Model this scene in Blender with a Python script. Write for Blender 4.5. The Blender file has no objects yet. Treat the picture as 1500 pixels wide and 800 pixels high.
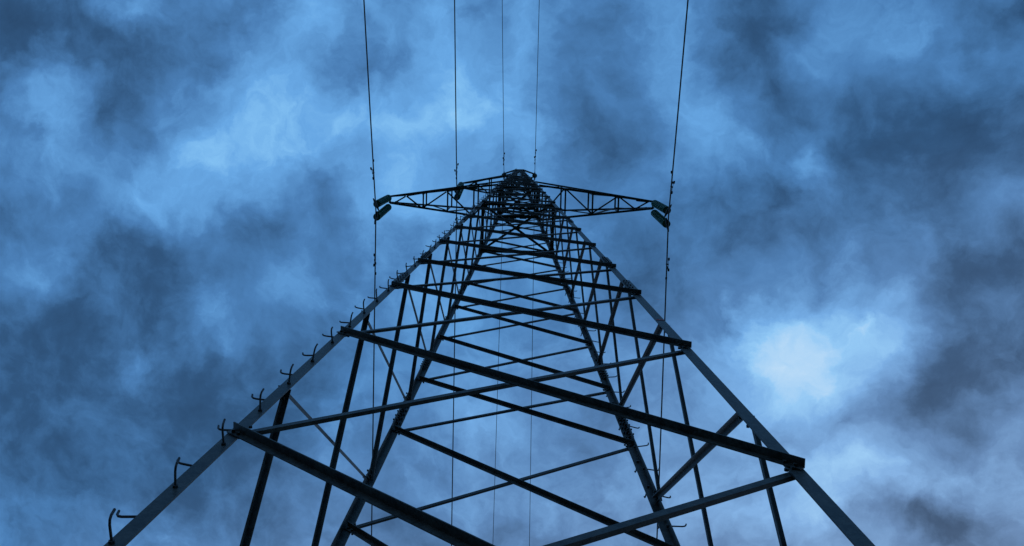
import bpy, math, random
from mathutils import Vector, Matrix

random.seed(7)
scene = bpy.context.scene
col = scene.collection

# ------------------------------------------------------------------ camera
def axes(yaw, pitch, roll):
    f = Vector((math.sin(yaw) * math.cos(pitch), math.cos(yaw) * math.cos(pitch), math.sin(pitch)))
    r = Vector((math.cos(yaw), -math.sin(yaw), 0))
    u = r.cross(f)
    c, s = math.cos(roll), math.sin(roll)
    return c * r + s * u, -s * r + c * u, f

cam_d = bpy.data.cameras.new('camera')
cam = bpy.data.objects.new('camera', cam_d)
col.objects.link(cam)
right, up, fwd = axes(-0.9894, 1.3643, 1.0038)
m = Matrix((right, up, -fwd)).transposed().to_4x4()
m.translation = Vector((0.029, -2.225, 1.6))
cam.matrix_world = m
cam_d.sensor_width = 36
cam_d.lens = 32.394
cam_d.shift_x = 0.1496
cam_d.shift_y = -0.0539
cam_d.clip_start = 0.02
cam_d.clip_end = 3000
scene.camera = cam

# ------------------------------------------------------------------ world: overcast dusk sky
world = bpy.data.worlds.new('World')
scene.world = world
world.use_nodes = True
nt = world.node_tree
nt.nodes.clear()
N, L = nt.nodes, nt.links

def node(t, **kw):
    n = N.new(t)
    for k, v in kw.items():
        setattr(n, k, v)
    return n

def math_(op, a, b=None, c=None, clamp=False):
    n = node('ShaderNodeMath', operation=op, use_clamp=clamp)
    for i, v in enumerate((a, b, c)):
        if v is None:
            continue
        if isinstance(v, (int, float)):
            n.inputs[i].default_value = v
        else:
            L.new(v, n.inputs[i])
    return n.outputs[0]

def vmath(op, a, b=None):
    n = node('ShaderNodeVectorMath', operation=op)
    for i, v in enumerate((a, b)):
        if v is None:
            continue
        if isinstance(v, tuple):
            n.inputs[i].default_value = v
        else:
            L.new(v, n.inputs[i])
    return n.outputs[0]

def noise(vec, scale, detail, rough, dist=0.0, lac=2.0):
    n = node('ShaderNodeTexNoise')
    n.inputs['Scale'].default_value = scale
    n.inputs['Detail'].default_value = detail
    n.inputs['Roughness'].default_value = rough
    n.inputs['Lacunarity'].default_value = lac
    n.inputs['Distortion'].default_value = dist
    L.new(vec, n.inputs['Vector'])
    return n

SUN_EL, SUN_AZ = math.radians(8), math.radians(215)
tc = node('ShaderNodeTexCoord')
sep = node('ShaderNodeSeparateXYZ')
L.new(tc.outputs['Generated'], sep.inputs[0])
dz = math_('MAXIMUM', sep.outputs[2], 0.12)
comb = node('ShaderNodeCombineXYZ')
L.new(math_('DIVIDE', sep.outputs[0], dz), comb.inputs[0])
L.new(math_('DIVIDE', sep.outputs[1], dz), comb.inputs[1])
P = comb.outputs[0]                                   # point on the cloud sheet overhead

w1 = noise(P, 5.0, 4, 0.55)
w2 = noise(P, 16.0, 5, 0.6)
warp = vmath('ADD', vmath('MULTIPLY', vmath('SUBTRACT', w1.outputs['Color'], (.5, .5, .5)), (.11, .11, 0)),
             vmath('MULTIPLY', vmath('SUBTRACT', w2.outputs['Color'], (.5, .5, .5)), (.075, .075, 0)))
Q = vmath('ADD', P, warp)
R_ = vmath('ADD', P, vmath('MULTIPLY', warp, (.35, .35, 0)))

# thick and thin places of the cloud sheet (centre, half widths, brightness)
CLOUDS = [(-0.288,0.019,0.250,0.147,0.12),(-0.090,-0.012,0.185,0.141,0.12),(-0.459,0.335,0.312,0.205,-0.15),(0.381,0.054,0.170,0.118,-0.08),(-0.548,-0.085,0.109,0.074,-0.22),(-0.474,-0.046,0.074,0.058,-0.15),(-0.581,-0.113,0.051,0.039,-0.05),(-0.443,-0.109,0.049,0.021,0.16),(-0.525,-0.023,0.059,0.039,0.22),(-0.522,0.020,0.047,0.060,0.16),(-0.553,0.032,0.030,0.028,-0.10),(-0.576,-0.027,0.034,0.048,0.06),(-0.454,0.000,0.054,0.047,-0.12),(-0.379,-0.091,0.064,0.042,-0.10),(-0.335,-0.057,0.059,0.030,-0.10),(-0.241,-0.090,0.042,0.041,0.14),(-0.296,-0.012,0.066,0.057,0.15),(-0.353,0.046,0.064,0.039,0.14),(-0.245,0.045,0.046,0.046,0.16),(-0.301,0.095,0.048,0.043,0.14),(-0.403,0.094,0.074,0.040,0.10),(-0.413,0.008,0.041,0.039,-0.05),(-0.203,0.093,0.057,0.085,-0.14),(-0.191,-0.034,0.045,0.045,-0.10),(-0.218,-0.064,0.038,0.037,-0.06),(-0.153,0.014,0.041,0.034,0.16),(-0.195,0.018,0.019,0.016,0.10),(-0.061,-0.034,0.050,0.051,0.14),(-0.053,0.017,0.058,0.044,0.10),(-0.119,0.054,0.052,0.037,0.10),(-0.089,0.099,0.052,0.038,0.06),(-0.092,-0.113,0.043,0.021,0.12),(-0.048,-0.105,0.036,0.028,-0.08),(-0.000,-0.041,0.032,0.094,0.12),(0.066,-0.055,0.068,0.100,-0.11),(0.076,0.048,0.062,0.072,-0.08),(0.163,-0.027,0.047,0.099,0.10),(0.258,-0.084,0.082,0.051,-0.18),(0.217,-0.064,0.036,0.041,-0.08),(0.359,-0.090,0.058,0.037,0.14),(0.302,-0.054,0.041,0.027,0.14),(0.422,-0.063,0.030,0.030,0.08),(0.468,-0.102,0.041,0.039,-0.22),(0.411,-0.007,0.114,0.064,-0.17),(0.350,-0.033,0.031,0.027,-0.08),(0.387,0.051,0.098,0.048,-0.06),(0.359,-0.003,0.019,0.027,0.10),(0.295,0.045,0.048,0.045,0.13),(0.218,0.029,0.033,0.049,0.06),(0.261,0.095,0.052,0.035,-0.10),(0.454,0.204,0.103,0.120,-0.13),(0.475,0.155,0.036,0.041,-0.05),(0.236,0.113,0.059,0.036,-0.05),(0.455,0.090,0.036,0.034,0.10),(0.317,0.160,0.045,0.028,0.10),(0.266,0.252,0.073,0.062,0.30),(0.308,0.286,0.085,0.070,0.30),(0.340,0.216,0.051,0.036,0.18),(0.383,0.186,0.044,0.035,0.12),(0.213,0.193,0.087,0.044,-0.09),(0.378,0.300,0.089,0.047,-0.12),(0.421,0.276,0.038,0.043,-0.05),(0.366,0.367,0.071,0.048,0.24),(0.416,0.385,0.051,0.029,0.08),(0.431,0.422,0.076,0.033,-0.22),(0.472,0.359,0.044,0.043,0.10),(0.306,0.420,0.073,0.060,0.22),(0.222,0.385,0.068,0.061,0.12),(0.347,0.331,0.026,0.029,-0.06),(-0.482,0.233,0.159,0.058,-0.10),(-0.408,0.161,0.155,0.064,-0.08),(-0.289,0.157,0.071,0.047,-0.05),(-0.540,0.408,0.174,0.104,-0.05),(-0.348,0.328,0.098,0.074,-0.06),(-0.428,0.283,0.038,0.037,0.15),(-0.428,0.317,0.026,0.050,0.10),(-0.347,0.223,0.053,0.036,0.12),(-0.331,0.254,0.041,0.032,0.10),(-0.585,0.200,0.070,0.050,0.12),(-0.258,0.203,0.048,0.040,0.06),(-0.039,0.365,0.075,0.063,0.10),(-0.086,0.297,0.068,0.063,0.04),(-0.250,0.388,0.096,0.083,-0.02),(-0.411,0.509,0.086,0.035,0.08),(-0.041,0.249,0.131,0.085,0.10),(0.110,0.424,0.078,0.055,0.08),(-0.118,0.190,0.090,0.062,0.05),(0.238,0.232,0.050,0.037,0.14),(0.312,0.235,0.046,0.036,0.14),(0.335,0.285,0.046,0.033,0.12),(0.252,0.301,0.047,0.045,0.12),(0.287,0.211,0.052,0.025,0.12),(0.367,0.229,0.038,0.036,0.08)]
acc = None
GAIN = 1.2
for cx, cy, rx, ry, a in CLOUDS:
    mp = node('ShaderNodeMapping', vector_type='TEXTURE')
    mp.inputs['Location'].default_value = (cx, cy, 0)
    mp.inputs['Scale'].default_value = (rx * 1.9, ry * 1.9, 1)
    L.new(Q, mp.inputs['Vector'])
    gr = node('ShaderNodeTexGradient', gradient_type='QUADRATIC_SPHERE')
    L.new(mp.outputs[0], gr.inputs[0])
    acc = math_('MULTIPLY', gr.outputs['Fac'], a * GAIN) if acc is None else math_('MULTIPLY_ADD', gr.outputs['Fac'], a * GAIN, acc)

big = noise(P, 3.2, 3, 0.5)
mid = noise(R_, 9.0, 12, 0.60, 0.15)
wisp = noise(vmath('ADD', Q, (3.1, 1.7, 0.4)), 13.0, 12, 0.62, 0.3)
fine = noise(Q, 30.0, 9, 0.6, 0.1)

def smooth(v, lo, hi):
    n = node('ShaderNodeMapRange', interpolation_type='SMOOTHSTEP')
    n.inputs['From Min'].default_value = lo
    n.inputs['From Max'].default_value = hi
    L.new(v, n.inputs['Value'])
    return n.outputs[0]

F = math_('MULTIPLY_ADD', math_('SUBTRACT', mid.outputs['Fac'], 0.5), 1.0, acc)
F = math_('MULTIPLY_ADD', math_('SUBTRACT', big.outputs['Fac'], 0.5), 0.15, F)
G = math_('MULTIPLY_ADD', math_('SUBTRACT', wisp.outputs['Fac'], 0.5), 0.9, acc)
deck = smooth(F, -0.34, 0.16)                # dark scud against the grey sheet
thin = smooth(G, -0.14, 0.52)                # thin bright places
B = math_('MULTIPLY_ADD', deck, 0.29, 0.245)
B = math_('MULTIPLY_ADD', thin, 0.22, B)
B = math_('MULTIPLY_ADD', acc, 0.36, B)
B = math_('MULTIPLY_ADD', math_('SUBTRACT', fine.outputs['Fac'], 0.5), 0.11, B)
B = math_('MULTIPLY_ADD', math_('SUBTRACT', wisp.outputs['Fac'], 0.5), 0.20, B)

def lin(r, g, b):
    f = lambda c: ((c / 255 + .055) / 1.055) ** 2.4 if c > 10 else c / 255 / 12.92
    return (f(r), f(g), f(b), 1)

ramp = node('ShaderNodeValToRGB')
cr = ramp.color_ramp
cr.interpolation = 'LINEAR'
stops = [(0.0, lin(30, 52, 80)), (0.25, lin(50, 88, 130)), (0.5, lin(77, 130, 187)), (0.74, lin(107, 172, 234)), (0.88, lin(138, 201, 251)), (1.0, lin(190, 225, 254))]
cr.elements[0].position, cr.elements[0].color = stops[0]
cr.elements[1].position, cr.elements[1].color = stops[-1]
for p, c in stops[1:-1]:
    e = cr.elements.new(p)
    e.color = c
L.new(B, ramp.inputs[0])
# greyer cloud lower towards the bright break in the sheet
grey = node('ShaderNodeTexGradient', gradient_type='LINEAR')
gmap = node('ShaderNodeMapping', vector_type='TEXTURE')
gmap.inputs['Location'].default_value = (0.0, 0.2, 0)
gmap.inputs['Rotation'].default_value = (0, 0, math.radians(62))
gmap.inputs['Scale'].default_value = (0.5, 0.5, 1)
L.new(Q, gmap.inputs['Vector'])
L.new(gmap.outputs[0], grey.inputs[0])
hsv = node('ShaderNodeHueSaturation')
L.new(ramp.outputs[0], hsv.inputs['Color'])
L.new(math_('SUBTRACT', 1.0, math_('MULTIPLY', grey.outputs['Fac'], 0.23)), hsv.inputs['Saturation'])

sky = node('ShaderNodeTexSky', sky_type='NISHITA')
sky.sun_disc = False
sky.sun_elevation = SUN_EL
sky.sun_rotation = SUN_AZ
bg_sky = node('ShaderNodeBackground')
bg_sky.inputs['Strength'].default_value = 0.05
L.new(sky.outputs[0], bg_sky.inputs['Color'])
bg_cloud = node('ShaderNodeBackground')
bg_cloud.inputs['Strength'].default_value = 1.0
L.new(hsv.outputs[0], bg_cloud.inputs['Color'])
mix = node('ShaderNodeMixShader')
mix.inputs[0].default_value = 0.94
L.new(bg_sky.outputs[0], mix.inputs[1])
L.new(bg_cloud.outputs[0], mix.inputs[2])
out = node('ShaderNodeOutputWorld')
L.new(mix.outputs[0], out.inputs['Surface'])

sun_d = bpy.data.lights.new('sun', 'SUN')
sun_d.energy = 0.06
sun_d.angle = math.radians(25)
sun_d.color = (0.86, 0.93, 1.0)
sun = bpy.data.objects.new('sun', sun_d)
col.objects.link(sun)
sd = Vector((math.sin(SUN_AZ) * math.cos(SUN_EL), math.cos(SUN_AZ) * math.cos(SUN_EL), math.sin(SUN_EL)))
sun.rotation_euler = sd.to_track_quat('Z', 'Y').to_euler()
sun.location = sd * 60

scene.view_settings.view_transform = 'Standard'
scene.view_settings.look = 'None'
scene.view_settings.exposure = 0
scene.view_settings.gamma = 1
scene.view_settings.use_curve_mapping = False

# ------------------------------------------------------------------ materials
def material(name):
    mt = bpy.data.materials.new(name)
    mt.use_nodes = True
    t = mt.node_tree
    return mt, t, t.nodes['Principled BSDF']

def steel(name, c0, c1, rough, metal):
    mt, t, b = material(name)
    tcn = t.nodes.new('ShaderNodeTexCoord')
    n1 = t.nodes.new('ShaderNodeTexNoise')
    n1.inputs['Scale'].default_value = 9
    n1.inputs['Detail'].default_value = 8
    n1.inputs['Roughness'].default_value = 0.65
    n2 = t.nodes.new('ShaderNodeTexVoronoi')
    n2.inputs['Scale'].default_value = 55
    n3 = t.nodes.new('ShaderNodeTexNoise')
    n3.inputs['Scale'].default_value = 60
    n3.inputs['Detail'].default_value = 4
    for n in (n1, n2, n3):
        t.links.new(tcn.outputs['Object'], n.inputs['Vector'])
    mx = t.nodes.new('ShaderNodeMath')
    mx.operation = 'MULTIPLY_ADD'
    t.links.new(n2.outputs['Color'], mx.inputs[0])
    mx.inputs[1].default_value = 0.22
    t.links.new(n1.outputs['Fac'], mx.inputs[2])
    r = t.nodes.new('ShaderNodeValToRGB')
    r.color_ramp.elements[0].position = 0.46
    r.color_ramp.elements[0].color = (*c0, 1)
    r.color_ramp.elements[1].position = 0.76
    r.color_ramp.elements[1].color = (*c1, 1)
    t.links.new(mx.outputs[0], r.inputs[0])
    t.links.new(r.outputs[0], b.inputs['Base Color'])
    b.inputs['Metallic'].default_value = metal
    b.inputs['Specular IOR Level'].default_value = .26
    rr = t.nodes.new('ShaderNodeMapRange')
    rr.inputs['To Min'].default_value = rough - .1
    rr.inputs['To Max'].default_value = rough + .15
    t.links.new(n1.outputs['Fac'], rr.inputs['Value'])
    t.links.new(rr.outputs[0], b.inputs['Roughness'])
    bp = t.nodes.new('ShaderNodeBump')
    bp.inputs['Strength'].default_value = 0.15
    bp.inputs['Distance'].default_value = 0.002
    t.links.new(n3.outputs['Fac'], bp.inputs['Height'])
    t.links.new(bp.outputs[0], b.inputs['Normal'])
    return mt

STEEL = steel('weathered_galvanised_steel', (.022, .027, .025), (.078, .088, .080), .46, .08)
DARK = steel('dark_forged_steel', (.05, .055, .06), (.10, .11, .115), .6, .3)
WIRE = steel('aluminium_wire', (.12, .125, .13), (.2, .205, .21), .5, .5)

GLASS, t, b = material('green_glass')
nz = t.nodes.new('ShaderNodeTexNoise')
nz.inputs['Scale'].default_value = 6
rp = t.nodes.new('ShaderNodeValToRGB')
rp.color_ramp.elements[0].color = (.03, .28, .21, 1)
rp.color_ramp.elements[1].color = (.055, .38, .29, 1)
t.links.new(nz.outputs['Fac'], rp.inputs[0])
t.links.new(rp.outputs[0], b.inputs['Base Color'])
b.inputs['Roughness'].default_value = .12
b.inputs['IOR'].default_value = 1.5
b.inputs['Transmission Weight'].default_value = .4

RED, t, b = material('red_paint')
nz = t.nodes.new('ShaderNodeTexNoise')
nz.inputs['Scale'].default_value = 120
rp = t.nodes.new('ShaderNodeValToRGB')
rp.color_ramp.elements[0].color = (.35, .05, .05, 1)
rp.color_ramp.elements[1].color = (.5, .09, .08, 1)
t.links.new(nz.outputs['Fac'], rp.inputs[0])
t.links.new(rp.outputs[0], b.inputs['Base Color'])
b.inputs['Roughness'].default_value = .7

def earth(name, c0, c1, scale, rough=.9):
    mt, t, b = material(name)
    nz = t.nodes.new('ShaderNodeTexNoise')
    nz.inputs['Scale'].default_value = scale
    nz.inputs['Detail'].default_value = 8
    tcn = t.nodes.new('ShaderNodeTexCoord')
    t.links.new(tcn.outputs['Object'], nz.inputs['Vector'])
    rp = t.nodes.new('ShaderNodeValToRGB')
    rp.color_ramp.elements[0].position = .35
    rp.color_ramp.elements[1].position = .7
    rp.color_ramp.elements[0].color = (*c0, 1)
    rp.color_ramp.elements[1].color = (*c1, 1)
    t.links.new(nz.outputs['Fac'], rp.inputs[0])
    t.links.new(rp.outputs[0], b.inputs['Base Color'])
    b.inputs['Roughness'].default_value = rough
    bp = t.nodes.new('ShaderNodeBump')
    bp.inputs['Strength'].default_value = .4
    t.links.new(nz.outputs['Fac'], bp.inputs['Height'])
    t.links.new(bp.outputs[0], b.inputs['Normal'])
    return mt

GRASS = earth('meadow_grass', (.018, .03, .012), (.05, .065, .025), 3.0)
CONCRETE = earth('rough_concrete', (.20, .20, .19), (.33, .32, .30), 6.0)

# ------------------------------------------------------------------ mesh helpers
class MB:
    def __init__(self):
        self.v, self.f = [], []

    def prism(self, a, b):
        """two matching rings of points joined into a closed prism"""
        n, o = len(a), len(self.v)
        self.v += [tuple(p) for p in a] + [tuple(p) for p in b]
        for i in range(n):
            j = (i + 1) % n
            self.f.append((o + i, o + j, o + n + j, o + n + i))
        self.f.append(tuple(o + i for i in reversed(range(n))))
        self.f.append(tuple(o + n + i for i in range(n)))

    def angle(self, p0, p1, e1, e2, a, t, b=None):
        """steel angle: corner line p0-p1, flanges of width a along e1 and e2"""
        p0, p1 = Vector(p0), Vector(p1)
        b = b or a
        prof = [(0, 0), (a, 0), (a, t), (t, t), (t, b), (0, b)]
        if e1.cross(e2).dot(p1 - p0) < 0:
            prof = prof[::-1]
        ring = [e1 * x + e2 * y for x, y in prof]
        self.prism([p0 + r for r in ring], [p1 + r for r in ring])

    def box(self, c, ex, ey, ez):
        """box about c with half-extent vectors"""
        c = Vector(c)
        if ex.cross(ey).dot(ez) < 0:
            ex = -ex
        a = [c - ez + s * ex + q * ey for s, q in ((-1, -1), (1, -1), (1, 1), (-1, 1))]
        self.prism(a, [p + 2 * ez for p in a])

    def tube(self, pts, r, n=8):
        pts = [Vector(p) for p in pts]
        rs = r if isinstance(r, (list, tuple)) else [r] * len(pts)
        o = len(self.v)
        ref = Vector((0, 0, 1))
        d0 = (pts[-1] - pts[0]).normalized()
        if abs(d0.z) > .8:
            ref = Vector((1, 0, 0))
        for i, p in enumerate(pts):
            d = (pts[min(i + 1, len(pts) - 1)] - pts[max(i - 1, 0)]).normalized()
            u = d.cross(ref).normalized()
            w = u.cross(d)
            for k in range(n):
                an = 2 * math.pi * k / n
                self.v.append(tuple(p + rs[i] * (math.cos(an) * u + math.sin(an) * w)))
        for i in range(len(pts) - 1):
            for k in range(n):
                q = (k + 1) % n
                a, b_ = o + i * n, o + (i + 1) * n
                self.f.append((a + k, b_ + k, b_ + q, a + q))
        self.f.append(tuple(o + k for k in range(n)))
        self.f.append(tuple(o + (len(pts) - 1) * n + k for k in reversed(range(n))))

    def mesh(self, name, mat, smooth=False):
        me = bpy.data.meshes.new(name)
        me.from_pydata(self.v, [], self.f)
        me.materials.append(mat)
        if smooth:
            me.polygons.foreach_set('use_smooth', [True] * len(me.polygons))
        me.update()
        return me

def link(name, me, parent=None, loc=None):
    o = bpy.data.objects.new(name, me)
    col.objects.link(o)
    o.parent = parent
    if loc is not None:
        o.location = loc
    return o

def part(name, mb, mat, parent, smooth=False):
    return link(name, mb.mesh(name, mat, smooth), parent)

def tag(o, label, cat, group=None):
    o['label'], o['category'] = label, cat
    if group:
        o['group'] = group
    return o

X, Y, Z = Vector((1, 0, 0)), Vector((0, 1, 0)), Vector((0, 0, 1))

# ------------------------------------------------------------------ ground
mb = MB()
R = 1500
mb.v = [(-R, -R, 0), (R, -R, 0), (R, R, 0), (-R, R, 0)]
mb.f = [(0, 1, 2, 3)]
g = part('ground', mb, GRASS, None)
g['kind'] = 'structure'

# ------------------------------------------------------------------ the pylon
def zz(zf):                       # survey height -> metres above the ground
    return 0.8 + 0.5 * zf

def hx(z):                        # half width across the line
    return 1.4 * (1 - 2 * (z - .8) / 77.90)

Z_ARM = zz(48.83)
Z_TOP = zz(70.6)

def hy(z):                        # half width along the line
    if z <= Z_ARM:
        return 1.4 * .5983 * (1 - 2 * (z - .8) / 95.18)
    k = (z - Z_ARM) / (Z_TOP - Z_ARM)
    return .4078 * (1 - k) + .16 * k

tower = link('lattice_pylon', None)
tag(tower, 'tall tapering steel lattice power pylon with three crossarms', 'pylon')

LEG_W, LEG_T = .066, .008
def corner(sx, sy, z):
    x = sx * hx(z)
    if sx < 0 and sy < 0:                     # this leg stands a little out of square
        x -= .040 * min(1, max(0, (14.5 - z) / 7.5)) + .024 * min(1.3, max(0, 5.6 - z))
    return Vector((x, sy * hy(z), z))

legs = {}
for nm, sx, sy in (('FL', -1, -1), ('FR', 1, -1), ('RL', -1, 1), ('RR', 1, 1)):
    mb = MB()
    zs = [0.10, zz(18.6), Z_ARM, zz(59.2), Z_TOP]
    ws = [LEG_W, LEG_W * .97, LEG_W * .85, LEG_W * .7, LEG_W * .6]
    for i in range(4):
        for (za, wa), (zb, wb) in (((zs[i], ws[i]), (zs[i + 1], ws[i])),):
            a, b_ = corner(sx, sy, za), corner(sx, sy, zb)
            mb.angle(a, b_, -sx * X, -sy * Y, wa, LEG_T)
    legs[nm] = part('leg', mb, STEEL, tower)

def bolt_head(mb, p, n, r=.011, h=.012):
    n = n.normalized()
    u = n.orthogonal().normalized()
    w = n.cross(u)
    a = [p + r * (math.cos(k * math.pi / 3) * u + math.sin(k * math.pi / 3) * w) for k in range(6)]
    mb.prism(a, [q + n * h for q in a])

def brace(p0, p1, n, side, edge, size, name='diagonal_brace', thick=.006, bolts=True, parent=None, lap=0.0, k2=1.0, drop=.5):
    """angle lying flat on a face with outward normal n.
    side: +1 bolted outside (flange sticking outwards), -1 bolted inside
    edge: +1 the sticking-out flange is on the upper edge, -1 on the lower"""
    p0, p1 = Vector(p0), Vector(p1)
    d = (p1 - p0).normalized()
    p0, p1 = p0 - d * lap, p1 + d * lap
    n = (n - d * n.dot(d)).normalized()
    mdir = d.cross(n).normalized()
    if mdir.z < 0 or (abs(mdir.z) < .02 and mdir.y < 0):
        mdir = -mdir
    off = n * (.003 if side > 0 else -(LEG_T + .003))
    e1 = -mdir * edge
    e2 = n * side
    c0 = p0 + off + mdir * size * (edge * .5 + .5 - drop)
    c1 = p1 + off + mdir * size * (edge * .5 + .5 - drop)
    mb = MB()
    mb.angle(c0, c1, e1, e2, size, thick, size * k2)
    if bolts:
        L_ = (p1 - p0).length
        for tt in (.03, .075):
            for q in (p0 + d * tt, p1 - d * tt):
                bolt_head(mb, q + off + n * side * thick + mdir * size * (.5 - drop - edge * .08), n * side, .009)
                bolt_head(mb, q + (n * (-LEG_T - .002) if side > 0 else n * .001), -n * side, .009)
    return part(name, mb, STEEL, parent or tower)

FRONT = [0.62, 3.36, 5.59, 7.76, 9.74, 11.31, 13.10, 14.88, 16.62, 18.28, 19.85, 21.38, 22.75, 24.02, Z_ARM]
SIDE = [0.62, 1.95, 4.30, 6.41, 8.60, 10.59, 12.21, 13.97, 15.80, 17.45, 19.08, 20.62, 22.08, 23.40, 24.55]
UP_F = [Z_ARM, 26.25, 27.25, 28.2, 29.15, zz(59.2)]
PEAK = [zz(59.2), 31.6, 32.6, 33.5, 34.4, 35.2, Z_TOP - .03]

def slope_n(sx, sy, z):
    """outward normals of the leaning faces"""
    e = .2
    if sy:
        dy = (hy(z + e) - hy(z - e)) / (2 * e)
        return Vector((0, sy, -dy)).normalized()
    dx = (hx(z + e) - hx(z - e)) / (2 * e)
    return Vector((sx, 0, -dx)).normalized()

def size_at(z, base):
    return base * (1.0 - .012 * max(0, z - 4))

def face_x(levels, base, faces=('F', 'B')):
    for i in range(len(levels) - 1):
        za, zb = levels[i], levels[i + 1]
        zm = (za + zb) / 2
        s = size_at(zm, base)
        i0 = .018
        for fc in faces:
            sy = -1 if fc == 'F' else 1
            n = slope_n(0, sy, zm)
            la, lb = corner(-1, sy, za) + X * i0, corner(-1, sy, zb) + X * i0
            ra, rb = corner(1, sy, za) - X * i0, corner(1, sy, zb) - X * i0
            if fc == 'F':
                brace(lb + X * .002, ra + X * .027, n, 1, 1, s * 1.05, drop=1.12)
                brace(la + X * .005, rb - X * .005, n, -1, -1, s * .88, k2=.6, drop=.75)
            else:
                brace(lb, ra, n, -1, 1, s * 1.05)
                brace(la, rb, n, 1, 1, s * .8)

def face_y(levels, base):
    for i in range(len(levels) - 1):
        za, zb = levels[i], levels[i + 1]
        zm = (za + zb) / 2
        s = size_at(zm, base)
        for sx in (-1, 1):
            n = slope_n(sx, 0, zm)
            i0 = .022
            fa, fb = corner(sx, -1, za) + Y * i0, corner(sx, -1, zb) + Y * i0
            ra, rb = corner(sx, 1, za) - Y * i0, corner(sx, 1, zb) - Y * i0
            if sx > 0:
                brace(fa, rb, n, -1, 1, s)
                brace(fb, ra, n, 1, 1, s * .8)
            else:
                brace(fb, ra, n, -1, 1, s)
                brace(fa, rb, n, 1, 1, s * .62)

face_x(FRONT, .041)
face_y(SIDE, .038)
face_x(UP_F, .042)
face_y([24.55, 25.7, 26.8, 27.75, 28.7, 29.7, zz(59.2)], .038)
face_x(PEAK, .038)
face_y(PEAK, .034)

# horizontal frames with plan bracing and gusset plates
def horizontals(z, size, plan=True, fan=False):
    for sy in (-1, 1):
        n = slope_n(0, sy, z)
        brace(corner(-1, sy, z), corner(1, sy, z), n, -1, 1, size, 'horizontal_strut', bolts=False)
    for sx in (-1, 1):
        n = slope_n(sx, 0, z)
        brace(corner(sx, -1, z), corner(sx, 1, z), n, -1, 1, size, 'horizontal_strut', bolts=False)
    if plan:
        zc = z + .03
        for sx in (-1, 1):
            mb = MB()
            o = Vector((0, 0, .012 * sx))
            p0, p1 = corner(sx, -1, zc) + o, corner(-sx, 1, zc) + o
            d = (p1 - p0).normalized()
            mb.angle(p0 + d * .05, p1 - d * .05, Z.cross(d), Z, size * .8, .006)
            part('plan_brace', mb, STEEL, tower)
        mb = MB()
        mb.box((0, 0, zc - .03), X * .045, Y * .035, Z * .004)
        part('gusset_plate', mb, STEEL, tower)
    if fan:
        for fx in (-.22, .22):
            mb = MB()
            p0, p1 = Vector((fx * .2, 0, z - .01)), Vector((fx * hx(z) * 1.1, hy(z) - .02, z - .01))
            d = (p1 - p0).normalized()
            mb.angle(p0, p1, Z.cross(d), Z, size * .6, .006)
            part('plan_brace', mb, STEEL, tower)
            mb = MB()
            c = Vector((fx * hx(z) * 1.1, hy(z) - .06, z - .02))
            mb.prism([c + Vector((-.09, .07, -.004)), c + Vector((.09, .07, -.004)), c + Vector((.03, -.07, -.004)), c + Vector((-.03, -.07, -.004))],
                     [c + Vector((-.09, .07, .004)), c + Vector((.09, .07, .004)), c + Vector((.03, -.07, .004)), c + Vector((-.03, -.07, .004))])
            part('gusset_plate', mb, STEEL, tower)
    for sx in (-1, 1):
        for sy in (-1, 1):
            c = corner(sx, sy, z)
            mb = MB()
            q = [(0, 0), (.17, 0), (.17, .05), (.06, .13), (0, .13)]
            lo = [c + Vector((-sx * a, -sy * b_, -.004)) for a, b_ in q]
            hi = [p + Z * .008 for p in lo]
            if sx * sy < 0:
                lo, hi = lo[::-1], hi[::-1]
            mb.prism(lo, hi)
            n = Vector((0, -sy, 0))
            w = [(0, -.15), (.16, -.05), (.16, .05), (0, .15)]
            for k in (1,):
                lo = [c + Vector((-sx * a, -sy * (LEG_T + .012), b_)) for a, b_ in w]
                mb.prism(lo, [p + Vector((0, -sy * .008, 0)) for p in lo])
            part('gusset_plate', mb, STEEL, tower)

horizontals(zz(38.0), .055)
horizontals(Z_ARM, .07, fan=True)
horizontals(zz(52.4), .05, plan=False)
horizontals(zz(59.2), .05)
horizontals(zz(62.2), .045, plan=False)
horizontals(Z_TOP - .02, .05, plan=False)

# splice plates with their bolts
for nm, sx, sy in (('FL', -1, -1), ('FR', 1, -1), ('RL', -1, 1), ('RR', 1, 1)):
    for zc, hl in ((zz(18.7), .30), (zz(22.1), .20), (zz(31.0), .2)):
        a, b_ = corner(sx, sy, zc - hl), corner(sx, sy, zc + hl)
        d = (b_ - a).normalized()
        mb = MB()
        o = Vector((sx * .011, sy * .011, 0))
        mb.angle(a + o, b_ + o, -sx * X, -sy * Y, LEG_W * .92, .008)
        sp = part('splice_plate', mb, STEEL, legs[nm])
        mb = MB()
        for k in range(5):
            q = a.lerp(b_, (k + .5) / 5)
            for off in (.024, .048):
                bolt_head(mb, q + Vector((-sx * off, sy * .011, 0)), sy * Y, .0085, .010)
                bolt_head(mb, q + Vector((-sx * off, -sy * LEG_T, 0)), -sy * Y, .0085, .02)
                bolt_head(mb, q + Vector((sx * .011, -sy * off, .012)), sx * X, .0085, .010)
                bolt_head(mb, q + Vector((-sx * LEG_T, -sy * off, .012)), -sx * X, .0085, .02)
        bo = part('bolt', mb, DARK, sp)
        bo['kind'] = 'stuff'

# step bolts on two opposite legs
def bolt_mesh(dirv, r=.0054, ln=.085):
    mb = MB()
    d = dirv
    pts = [d * -.02, d * (ln - .02), d * (ln - .004) + Z * .006, d * (ln + .006) + Z * .02, d * (ln + .012) + Z * .05]
    mb.tube(pts, r, 8)
    bolt_head(mb, d * .0, d, .012, .01)
    bolt_head(mb, d * -.012, -d, .012, .012)
    return mb.mesh('step_bolt', DARK)

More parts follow.
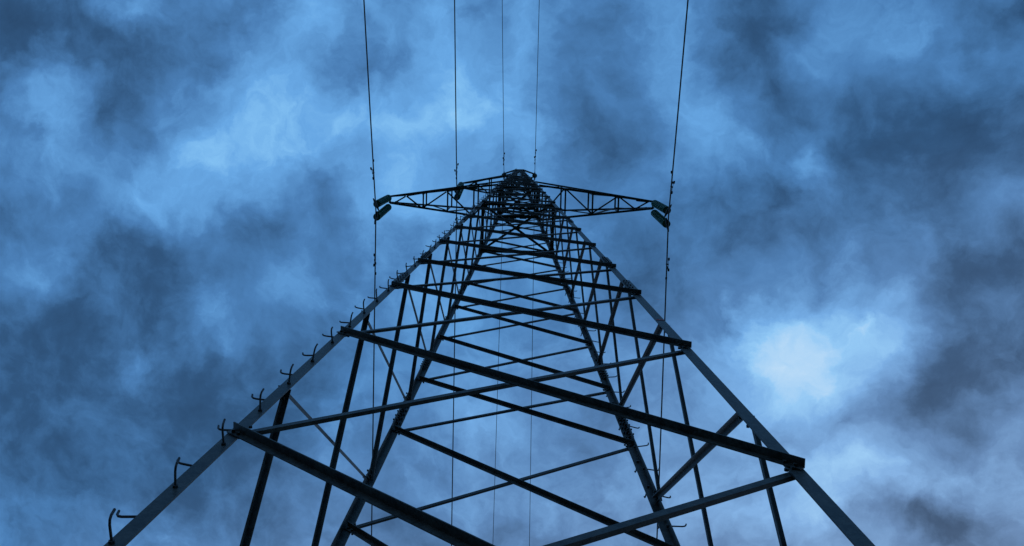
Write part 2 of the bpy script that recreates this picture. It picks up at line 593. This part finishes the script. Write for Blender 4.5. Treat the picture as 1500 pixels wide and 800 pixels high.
for nm, sx, sy in (('FL', -1, -1), ('RR', 1, 1)):
    my, mx_ = bolt_mesh(sy * Y), bolt_mesh(sx * X, ln=.1)
    z0 = zz(7.18) if nm == 'FL' else zz(7.0)
    k = -5
    while True:
        z = z0 + .506 * k
        k += 1
        if z > Z_TOP - .3:
            break
        jit = random.uniform(-.012, .012)
        c = corner(sx, sy, z)
        o = link('step_bolt', my, legs[nm], c + Vector((-sx * .036, 0, 0)))
        o.rotation_euler = (random.uniform(-.12, .12), random.uniform(-.1, .1), random.uniform(-.2, .2))
        c = corner(sx, sy, z + .30 + jit)
        o = link('step_bolt', mx_, legs[nm], c + Vector((0, -sy * .034, 0)))
        o.rotation_euler = (random.uniform(-.1, .1), random.uniform(-.12, .12), random.uniform(-.2, .2))

# red paint stroke across the front flange
zr = zz(15.7)
mb = MB()
c = corner(1, -1, zr)
mb.box(c + Vector((-.032, -.0025, 0)), X * .027, Y * .0008, Z * .012 + X * .0)
pm = part('paint_mark', mb, RED, legs['FR'])
pm['label'] = 'faded red paint stroke across the leg'

# ------------------------------------------------------------------ crossarms
def bar(p0, p1, size, name, parent, up_=Z, flip=1, t=.006):
    p0, p1 = Vector(p0), Vector(p1)
    d = (p1 - p0).normalized()
    e1 = d.cross(up_).normalized() * flip
    e2 = e1.cross(d).normalized()
    if e2.z < 0:
        e2 = -e2
    mb = MB()
    mb.angle(p0, p1, e1, e2, size, t)
    return part(name, mb, STEEL, parent)

def crossarm(s, zb, zt, tipx, tz, fr, label, size=.05, tipw=.06, extra=()):
    arm = link('crossarm', None, tower)
    arm['label'] = label
    pts = {}
    for sy in (-1, 1):
        for kind, z0, zt_ in (('b', zb, tz), ('t', zt, tz + .09)):
            a = Vector((s * (hx(z0) - .02), sy * (hy(z0) + .012), z0))
            b_ = Vector((s * tipx, sy * tipw, zt_))
            pts[sy, kind] = (a, b_)
            bar(a, b_, size if kind == 'b' else size * .9, 'chord', arm, flip=-sy * s)
    P_ = lambda sy, kind, f: pts[sy, kind][0].lerp(pts[sy, kind][1], f)
    for f in fr:
        for kind in 'bt':
            bar(P_(-1, kind, f) + Z * .008, P_(1, kind, f) + Z * .008, size * .8, 'cross_strut', arm)
        for sy in (-1, 1):
            bar(P_(sy, 'b', f), P_(sy, 't', f), size * .7, 'post', arm, up_=X)
    grid = [0] + list(fr) + list(extra) + [.97]
    sg = s
    for i in range(len(grid) - 1):
        f0, f1 = grid[i], grid[i + 1]
        o = Z * -.01
        bar(P_(sg, 'b', f0 + .01) + o, P_(-sg, 'b', f1 - .005) + o, size * .75, 'diagonal', arm)
        for sy in (-1, 1):
            bar(P_(sy, 't' if i % 2 else 'b', f0 + .01) + Y * sy * .004, P_(sy, 'b' if i % 2 else 't', f1 - .01) + Y * sy * .004, size * .6, 'diagonal', arm, up_=Vector((s, 0, .3)))
        sg = -sg
    mb = MB()
    mb.box((s * (tipx + .005), 0, tz + .03), X * .025, Y * (tipw + .03) , Z * .045)
    part('tip_plate', mb, STEEL, arm)
    return arm

TIPX = 3.29
fr = [.23, .47, .695]
crossarm(-1, Z_ARM, zz(52.4), TIPX, Z_ARM + .02, fr, 'long crossarm below the short upper one', extra=(.845,))
crossarm(1, Z_ARM, zz(52.4), TIPX, Z_ARM + .02, fr, 'long crossarm with no arm above it', extra=(.845,))
Z_UP = zz(59.2)
UPX = 1.755
crossarm(-1, Z_UP, zz(62.2), UPX, Z_UP + .02, [.42, .72], 'short upper crossarm', .045, .05)

# earth wire brackets at the very top
Z_GW = zz(70.2)
for s in (-1, 1):
    br = link('earth_wire_bracket', None, tower)
    tip = Vector((s * .545, 0, Z_GW))
    for sy in (-1, 1):
        bar(Vector((s * (hx(Z_TOP) - .01), sy * (hy(Z_TOP) + .008), Z_TOP - .02)), tip + Y * sy * .03, .045, 'chord', br, flip=-sy * s)
        z1 = Z_TOP - .9
        bar(Vector((s * (hx(z1) - .01), sy * (hy(z1) + .008), z1)), tip + Vector((0, sy * .02, -.03)), .035, 'chord', br, flip=-sy * s)
    mb = MB()
    mb.box(tip, X * .02, Y * .05, Z * .04)
    part('tip_plate', mb, STEEL, br)
for sy in (-1, 1):
    mb = MB()
    mb.box((0, sy * (hy(Z_TOP) + .012), Z_TOP + .01), X * (hx(Z_TOP) + .01), Y * .03, Z * .035)
    part('top_beam', mb, STEEL, tower)

# ------------------------------------------------------------------ insulator strings
def disc_mesh(r):
    prof = [(.012, .055), (.03, .052), (.036, .035), (.05, .03), (r * .75, .02), (r, -.008), (r * .97, -.02), (r * .85, -.012), (r * .7, -.022), (r * .55, -.008), (.035, -.02), (.012, -.03)]
    n = 24
    vs, fs = [], []
    for pr_, pz in prof:
        for k in range(n):
            a = 2 * math.pi * k / n
            vs.append((pr_ * math.cos(a), pr_ * math.sin(a), pz))
    for i in range(len(prof) - 1):
        for k in range(n):
            q = (k + 1) % n
            fs.append((i * n + k, (i + 1) * n + k, (i + 1) * n + q, i * n + q))
    fs.append(tuple(range(n)))
    fs.append(tuple(reversed([(len(prof) - 1) * n + k for k in range(n)])))
    me = bpy.data.meshes.new('glass_disc')
    me.from_pydata(vs, [], fs)
    me.materials.append(GLASS)
    me.polygons.foreach_set('use_smooth', [True] * len(me.polygons))
    return me

DISC, SMALL = disc_mesh(.092), disc_mesh(.09)

def cap_mesh():
    mb = MB()
    mb.tube([(0, 0, .125), (0, 0, .11), (0, 0, .06), (0, 0, .04), (0, 0, .03)], [.012, .028, .034, .038, .03], 12)
    return mb.mesh('cap', DARK, True)
CAP = cap_mesh()

def string(top, bot, n, label, group, disc=DISC, links=.16):
    top, bot = Vector(top), Vector(bot)
    d = bot - top
    ln = d.length
    root = link('insulator_string', None, None, bot)
    tag(root, label, 'insulator', group)
    q = (-d).to_track_quat('Z', 'Y')
    root.rotation_euler = q.to_euler()
    mb = MB()
    mb.tube([(0, 0, .02), (0, 0, ln)], .010, 8)
    mb.box((0, 0, ln - .03), X * .012, Y * .03, Z * .05)
    part('link_rod', mb, DARK, root)
    gap = (ln - links - .09) / n
    for k in range(n):
        z = .12 + gap * (k + .5) - .02
        link('glass_disc', disc, root, (0, 0, z))
        link('cap', CAP, root, (0, 0, z))
    mb = MB()
    mb.tube([(0, -.16, -.02), (0, -.09, .0), (0, 0, .012), (0, .09, .0), (0, .16, -.02)], [.012, .026, .032, .026, .012], 10)
    mb.box((0, 0, .05), X * .014, Y * .03, Z * .05)
    part('wire_clamp', mb, DARK, root, True)
    return root

def lower_pair(s, where):
    x = s * (TIPX + .012)
    zt = Z_ARM - .02
    zw = zz(44.5)
    lab = 'teal glass insulator string of the pair hanging ' + where
    for ya, yb in ((-.06, -.085), (.17, .23)):
        string((s * (TIPX + .01), ya, zt), (x + s * .01, yb, zw), 21, lab, 'paired insulator strings ' + where)

lower_pair(-1, 'from the long arm under the short arm')
lower_pair(1, 'from the long arm opposite the short arm')
for ya, yb in ((-.05, .0), (.06, .2)):
    string((-UPX - .01, ya, Z_UP - .02), (-UPX - .01, yb, zz(55.05)), 20, 'teal glass insulator string of the pair hanging from the short upper arm', 'paired insulator strings on the short upper arm')
for s, w in ((-1, 'above the short arm'), (1, 'opposite the short arm')):
    string((s * .55, 0, Z_GW - .03), (s * .55, 0, Z_GW - .36), 1, 'single green glass insulator of the peak bracket ' + w, 'earth wire insulators', SMALL, .1)

# ------------------------------------------------------------------ conductors and earth wires
def damper_mesh():
    mb = MB()
    mb.box((0, 0, -.02), X * .012, Y * .022, Z * .045)
    mb.tube([(0, -.17, -.075), (.0, -.08, -.062), (0, 0, -.06), (0, .08, -.062), (0, .17, -.075)], .006, 6)
    for s in (-1, 1):
        mb.tube([(0, s * .11, -.072), (0, s * .125, -.073), (0, s * .19, -.08), (0, s * .2, -.08)], [.014, .028, .026, .012], 8)
    return mb.mesh('vibration_damper', DARK, False)
DAMP = damper_mesh()

def conductor(x, z0, r, kf, kr, sf, sr, dampers, label, cat, y0=.07):
    def at(y):
        if y < 0:
            a = -y
            return Vector((x + kf * y, y + y0, z0 - sf * a + sf / (2 * 75.0) * a * a))
        return Vector((x + kr * y, y + y0, z0 - sr * y + sr / (2 * 100.0) * y * y))
    ys = [-140 + 4 * k for k in range(33)] + [-10 + .5 * k for k in range(44)] + [12 + 4 * k for k in range(34)]
    root = link('overhead_wire', None, None, at(0))
    tag(root, label, cat)
    mb = MB()
    mb.tube([at(y) - at(0) for y in ys], r, 8)
    part('cable', mb, WIRE, root, True)
    for y, roll in dampers:
        o = link('vibration_damper', DAMP, root, at(y) - at(0))
        sl = (at(y + .1) - at(y - .1)).normalized()
        o.scale = (.78, .78, .78)
        o.rotation_euler = (math.asin(sl.z), roll, random.uniform(-.05, .05))
    return root

SF, SR = .33, .045
conductor(-3.315, zz(44.5) - .005, .0155, .012, 0, SF, SR, [(-.93, .5), (-1.12, -.2), (1.16, .3), (1.36, -.3)], 'thick wire under the long arm below the short arm', 'power line')
conductor(3.33, zz(44.5) - .005, .0155, .006, 0, SF, SR, [(-.72, -.5), (-.95, .3), (1.05, -.6), (1.24, .1)], 'thick wire under the long arm opposite the short arm', 'power line')
conductor(-UPX - .01, zz(55.05) - .005, .0155, .006, .004, SF, SR, [(-.62, .4), (-.8, -.5), (.6, .2), (.8, -.4)], 'thick wire under the short upper arm', 'power line', .1)
conductor(-.55, Z_GW - .37, .0095, .026, -.007, SF, SR, [(-.55, .3), (-.72, -.3)], 'thin earth wire at the peak bracket above the short arm', 'earth wire', 0)
conductor(.55, Z_GW - .37, .0095, .005, .011, SF, SR, [(-.6, .3), (-.85, -.3)], 'thin earth wire at the peak bracket opposite the short arm', 'earth wire', 0)

# ------------------------------------------------------------------ concrete footings under the legs
for sx in (-1, 1):
    for sy in (-1, 1):
        c = corner(sx, sy, .1)
        c = Vector((c.x - sx * .04, c.y - sy * .04, 0))
        mb = MB()
        lo = [c + Vector((a * .3, b_ * .3, -.25)) for a, b_ in ((-1, -1), (1, -1), (1, 1), (-1, 1))]
        hi = [c + Vector((a * .2, b_ * .2, .10)) for a, b_ in ((-1, -1), (1, -1), (1, 1), (-1, 1))]
        mb.prism(lo, hi)
        o = part('concrete_footing', mb, CONCRETE, None)
        tag(o, 'square concrete footing block under a pylon leg', 'footing', 'footings under the pylon legs')
